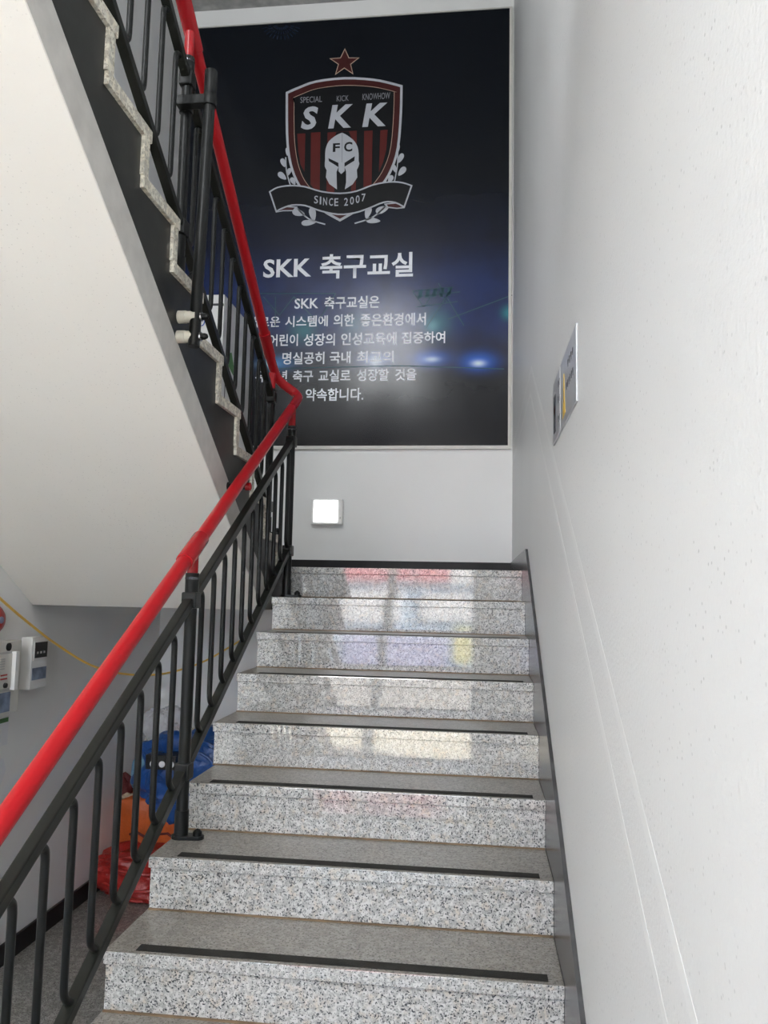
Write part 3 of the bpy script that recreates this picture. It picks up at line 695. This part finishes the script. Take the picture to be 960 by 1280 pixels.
# yellow cord
cp = [(0, 748, 1.25), (35, 778, 1.60), (70, 805, 1.95), (115, 832, 2.3), (160, 843, 2.65), (205, 842, 2.95), (250, 829, 3.25), (285, 810, 3.45), (306, 797, 3.56)]
pts = [on_y(-60, 690, .80)]+[on_y(x, y, yy) for x, y, yy in cp]
pts = [Vector(p) for p in smoothpoly([tuple(p) for p in pts], 5, False)]
tag(MB().tube(pts, .0065, 8).build('cord', 'yellow', smooth=True), 'yellow cord hanging in a sagging curve across the grey wall under the stairs', 'cord')

# ------------------------------------------------------------------ bags under the landing
def blob(c, r, seed, amp=.12, flatb=None, subd=4, fold=5.0, square=.0):
    bm = bmesh.new(); bmesh.ops.create_icosphere(bm, subdivisions=subd, radius=1)
    for v in bm.verts:
        n = v.co.normalized()
        if square: n = Vector([math.copysign(abs(t)**(1-square), t) for t in n])
        dd = 1+amp*noise.noise(n*2+Vector((seed, 0, 0)))+amp*.45*abs(noise.noise(n*fold+Vector((0, seed, 3))))-amp*.2*abs(noise.noise(n*fold*2.2+Vector((seed, 9, 3))))
        p = Vector((n.x*r[0], n.y*r[1], n.z*r[2]))*dd+Vector(c)
        if flatb is not None: p.z = max(p.z, flatb)
        p.x = min(max(p.x, XLW+.016), 99)
        v.co = p
    mb = MB(); bm.verts.ensure_lookup_table(); mb.add([v.co.copy() for v in bm.verts], [tuple(v.index for v in f.verts) for f in bm.faces]); bm.free(); return mb
r0 = thing('bag', (-2.3, 2.85, ZF), 'crumpled red vinyl bag lying on the floor under the stairs', 'bag')
blob((-2.31, 2.80, ZF+.12), (.31, .22, .16), 3, .28, ZF, 5, 6, .35).build('bag_body', 'bagred', r0, smooth=True)
for i, zt in enumerate((.10, .20)):
    pp = [Vector((-2.31+.33*math.cos(t), 2.80-.245*math.sin(t), ZF+zt+.012*math.sin(3*t+i))) for t in [k*PI/12 for k in range(1, 12)]]
    MB().tube(pp, .009, 8).build('bag_strap', 'bagred', r0, smooth=True)
r1 = thing('bag', (-2.27, 3.1, ZF), 'tall orange nylon bag standing behind the red bag', 'bag')
blob((-2.28, 3.04, ZF+.31), (.33, .20, .33), 8, .22, ZF, 5, 5, .25).build('bag_body', 'bagorange', r1, smooth=True)
pp = [Vector((-2.46+.05*k, 2.82-.01*math.sin(k), ZF+.34+.02*math.sin(k*1.7))) for k in range(9)]
MB().tube(pp, .008, 8).build('drawstring', 'maroon', r1, smooth=True)
r2 = thing('bag', (-2.05, 3.15, ZF+.75), 'blue woven plastic bag slumped over the orange bag', 'bag')
blob((-2.08, 2.98, ZF+.71), (.40, .24, .27), 15, .30, None, 5, 5, .2).build('bag_body', 'bagblue', r2, smooth=True)
pp = [Vector((-2.10+.20*math.cos(t), 2.75, ZF+.80+.10*math.sin(t))) for t in [k*PI/10 for k in range(11)]]
MB().tube(pp, .010, 8).build('bag_handle', 'bagblue', r2, smooth=True)
q = on_y(177, 965, 2.95)
tag(blob(q, (.07, .06, .12), 21, .3, None, 4).build('cloth', 'sky', smooth=True), 'light blue cloth tucked beside the blue bag', 'cloth')
q = on_y(156, 985, 2.98)
tag(blob(q, (.05, .05, .10), 25, .3, None, 4).build('cloth', 'maroon', smooth=True), 'dark red cloth showing left of the blue bag', 'cloth')
q = on_y(161, 998, 2.93)
tag(blob(q, (.05, .03, .035), 27, .3, None, 3).build('cardboard_scrap', 'beige', smooth=True), 'small beige scrap on top of the orange bag', 'cardboard')
q = on_y(203, 952, 2.70)
bx = thing('box', q, 'small black box with pale dots resting on the blue bag', 'box')
mb = MB().box(q.x-.10, q.x+.10, q.y-.03, q.y+.10, q.z-.045, q.z+.045); mb.build('box_body', 'blackp', bx, bevel=.006)
for i in range(3): MB().lathe([(0, .02), (.003, .02)], (q.x-.05+.06*i, q.y-.03, q.z-.01), (0, -1, 0), 14).build('dot', 'paper', bx)
q = on_y(210, 915, 3.12)
tag(blob(q, (.17, .13, .17), 31, .3, None, 5, 6).build('plastic_bag', 'film', smooth=True), 'clear plastic bag bulging above the blue bag', 'plastic bag')

# ------------------------------------------------------------------ the street outside the entrance
M['street'] = plain('pale_paving', (.62, .57, .44), .8, var=.1)
M['asphalt'] = plain('grey_asphalt', (.30, .28, .25), .8, var=.1)
M['shopwall'] = plain('pale_blue_shop_wall', (.42, .56, .72), .7, var=.2)
M['shopred'] = plain('pink_red_sign_board', (.78, .16, .20), .5)
M['shopwhite'] = plain('white_sign_board', (.85, .85, .88), .5)
M['shopviolet'] = plain('violet_shutter', (.36, .36, .62), .6)
M['lemon'] = plain('yellow_board', (.75, .68, .2), .6)
struct('floor_road', MB().box(-30, 30, -40, -8.5, ZF-.15, ZF-.05), 'asphalt', 'grey road outside the entrance')
struct('floor_street', MB().box(-30, 30, -8.5, YREAR-T, ZF-.15, ZF-.05), 'street', 'pale paved street outside the entrance')
bd = thing('building', (-2, -15, ZF), 'shop building across the street with red sign band', 'building')
MB().box(-16, 12, -19, -15, ZF-.05, 6.5).build('wall', 'shopwall', bd)
MB().box(-3.95, -2.0, -15, -14.85, 1.5, 2.4).build('sign_board', 'shopred', bd)
MB().box(-1.9, -1.0, -15, -14.85, 1.5, 2.4).build('sign_board', 'shopred', bd)
MB().box(-.95, .3, -15, -14.85, 1.45, 2.3).build('sign_board', 'shopwhite', bd)
MB().box(-3.8, -2.2, -15, -14.9, .4, 1.25).build('window', 'shopwhite', bd)
MB().box(-1.7, .1, -15, -14.9, .5, 1.2).build('window', 'shopwhite', bd)
MB().box(-3.6, -1.0, -15, -14.9, -.7, .1).build('shutter', 'shopviolet', bd)
MB().box(-.8, -.4, -15, -14.9, -.5, .3).build('board', 'lemon', bd)
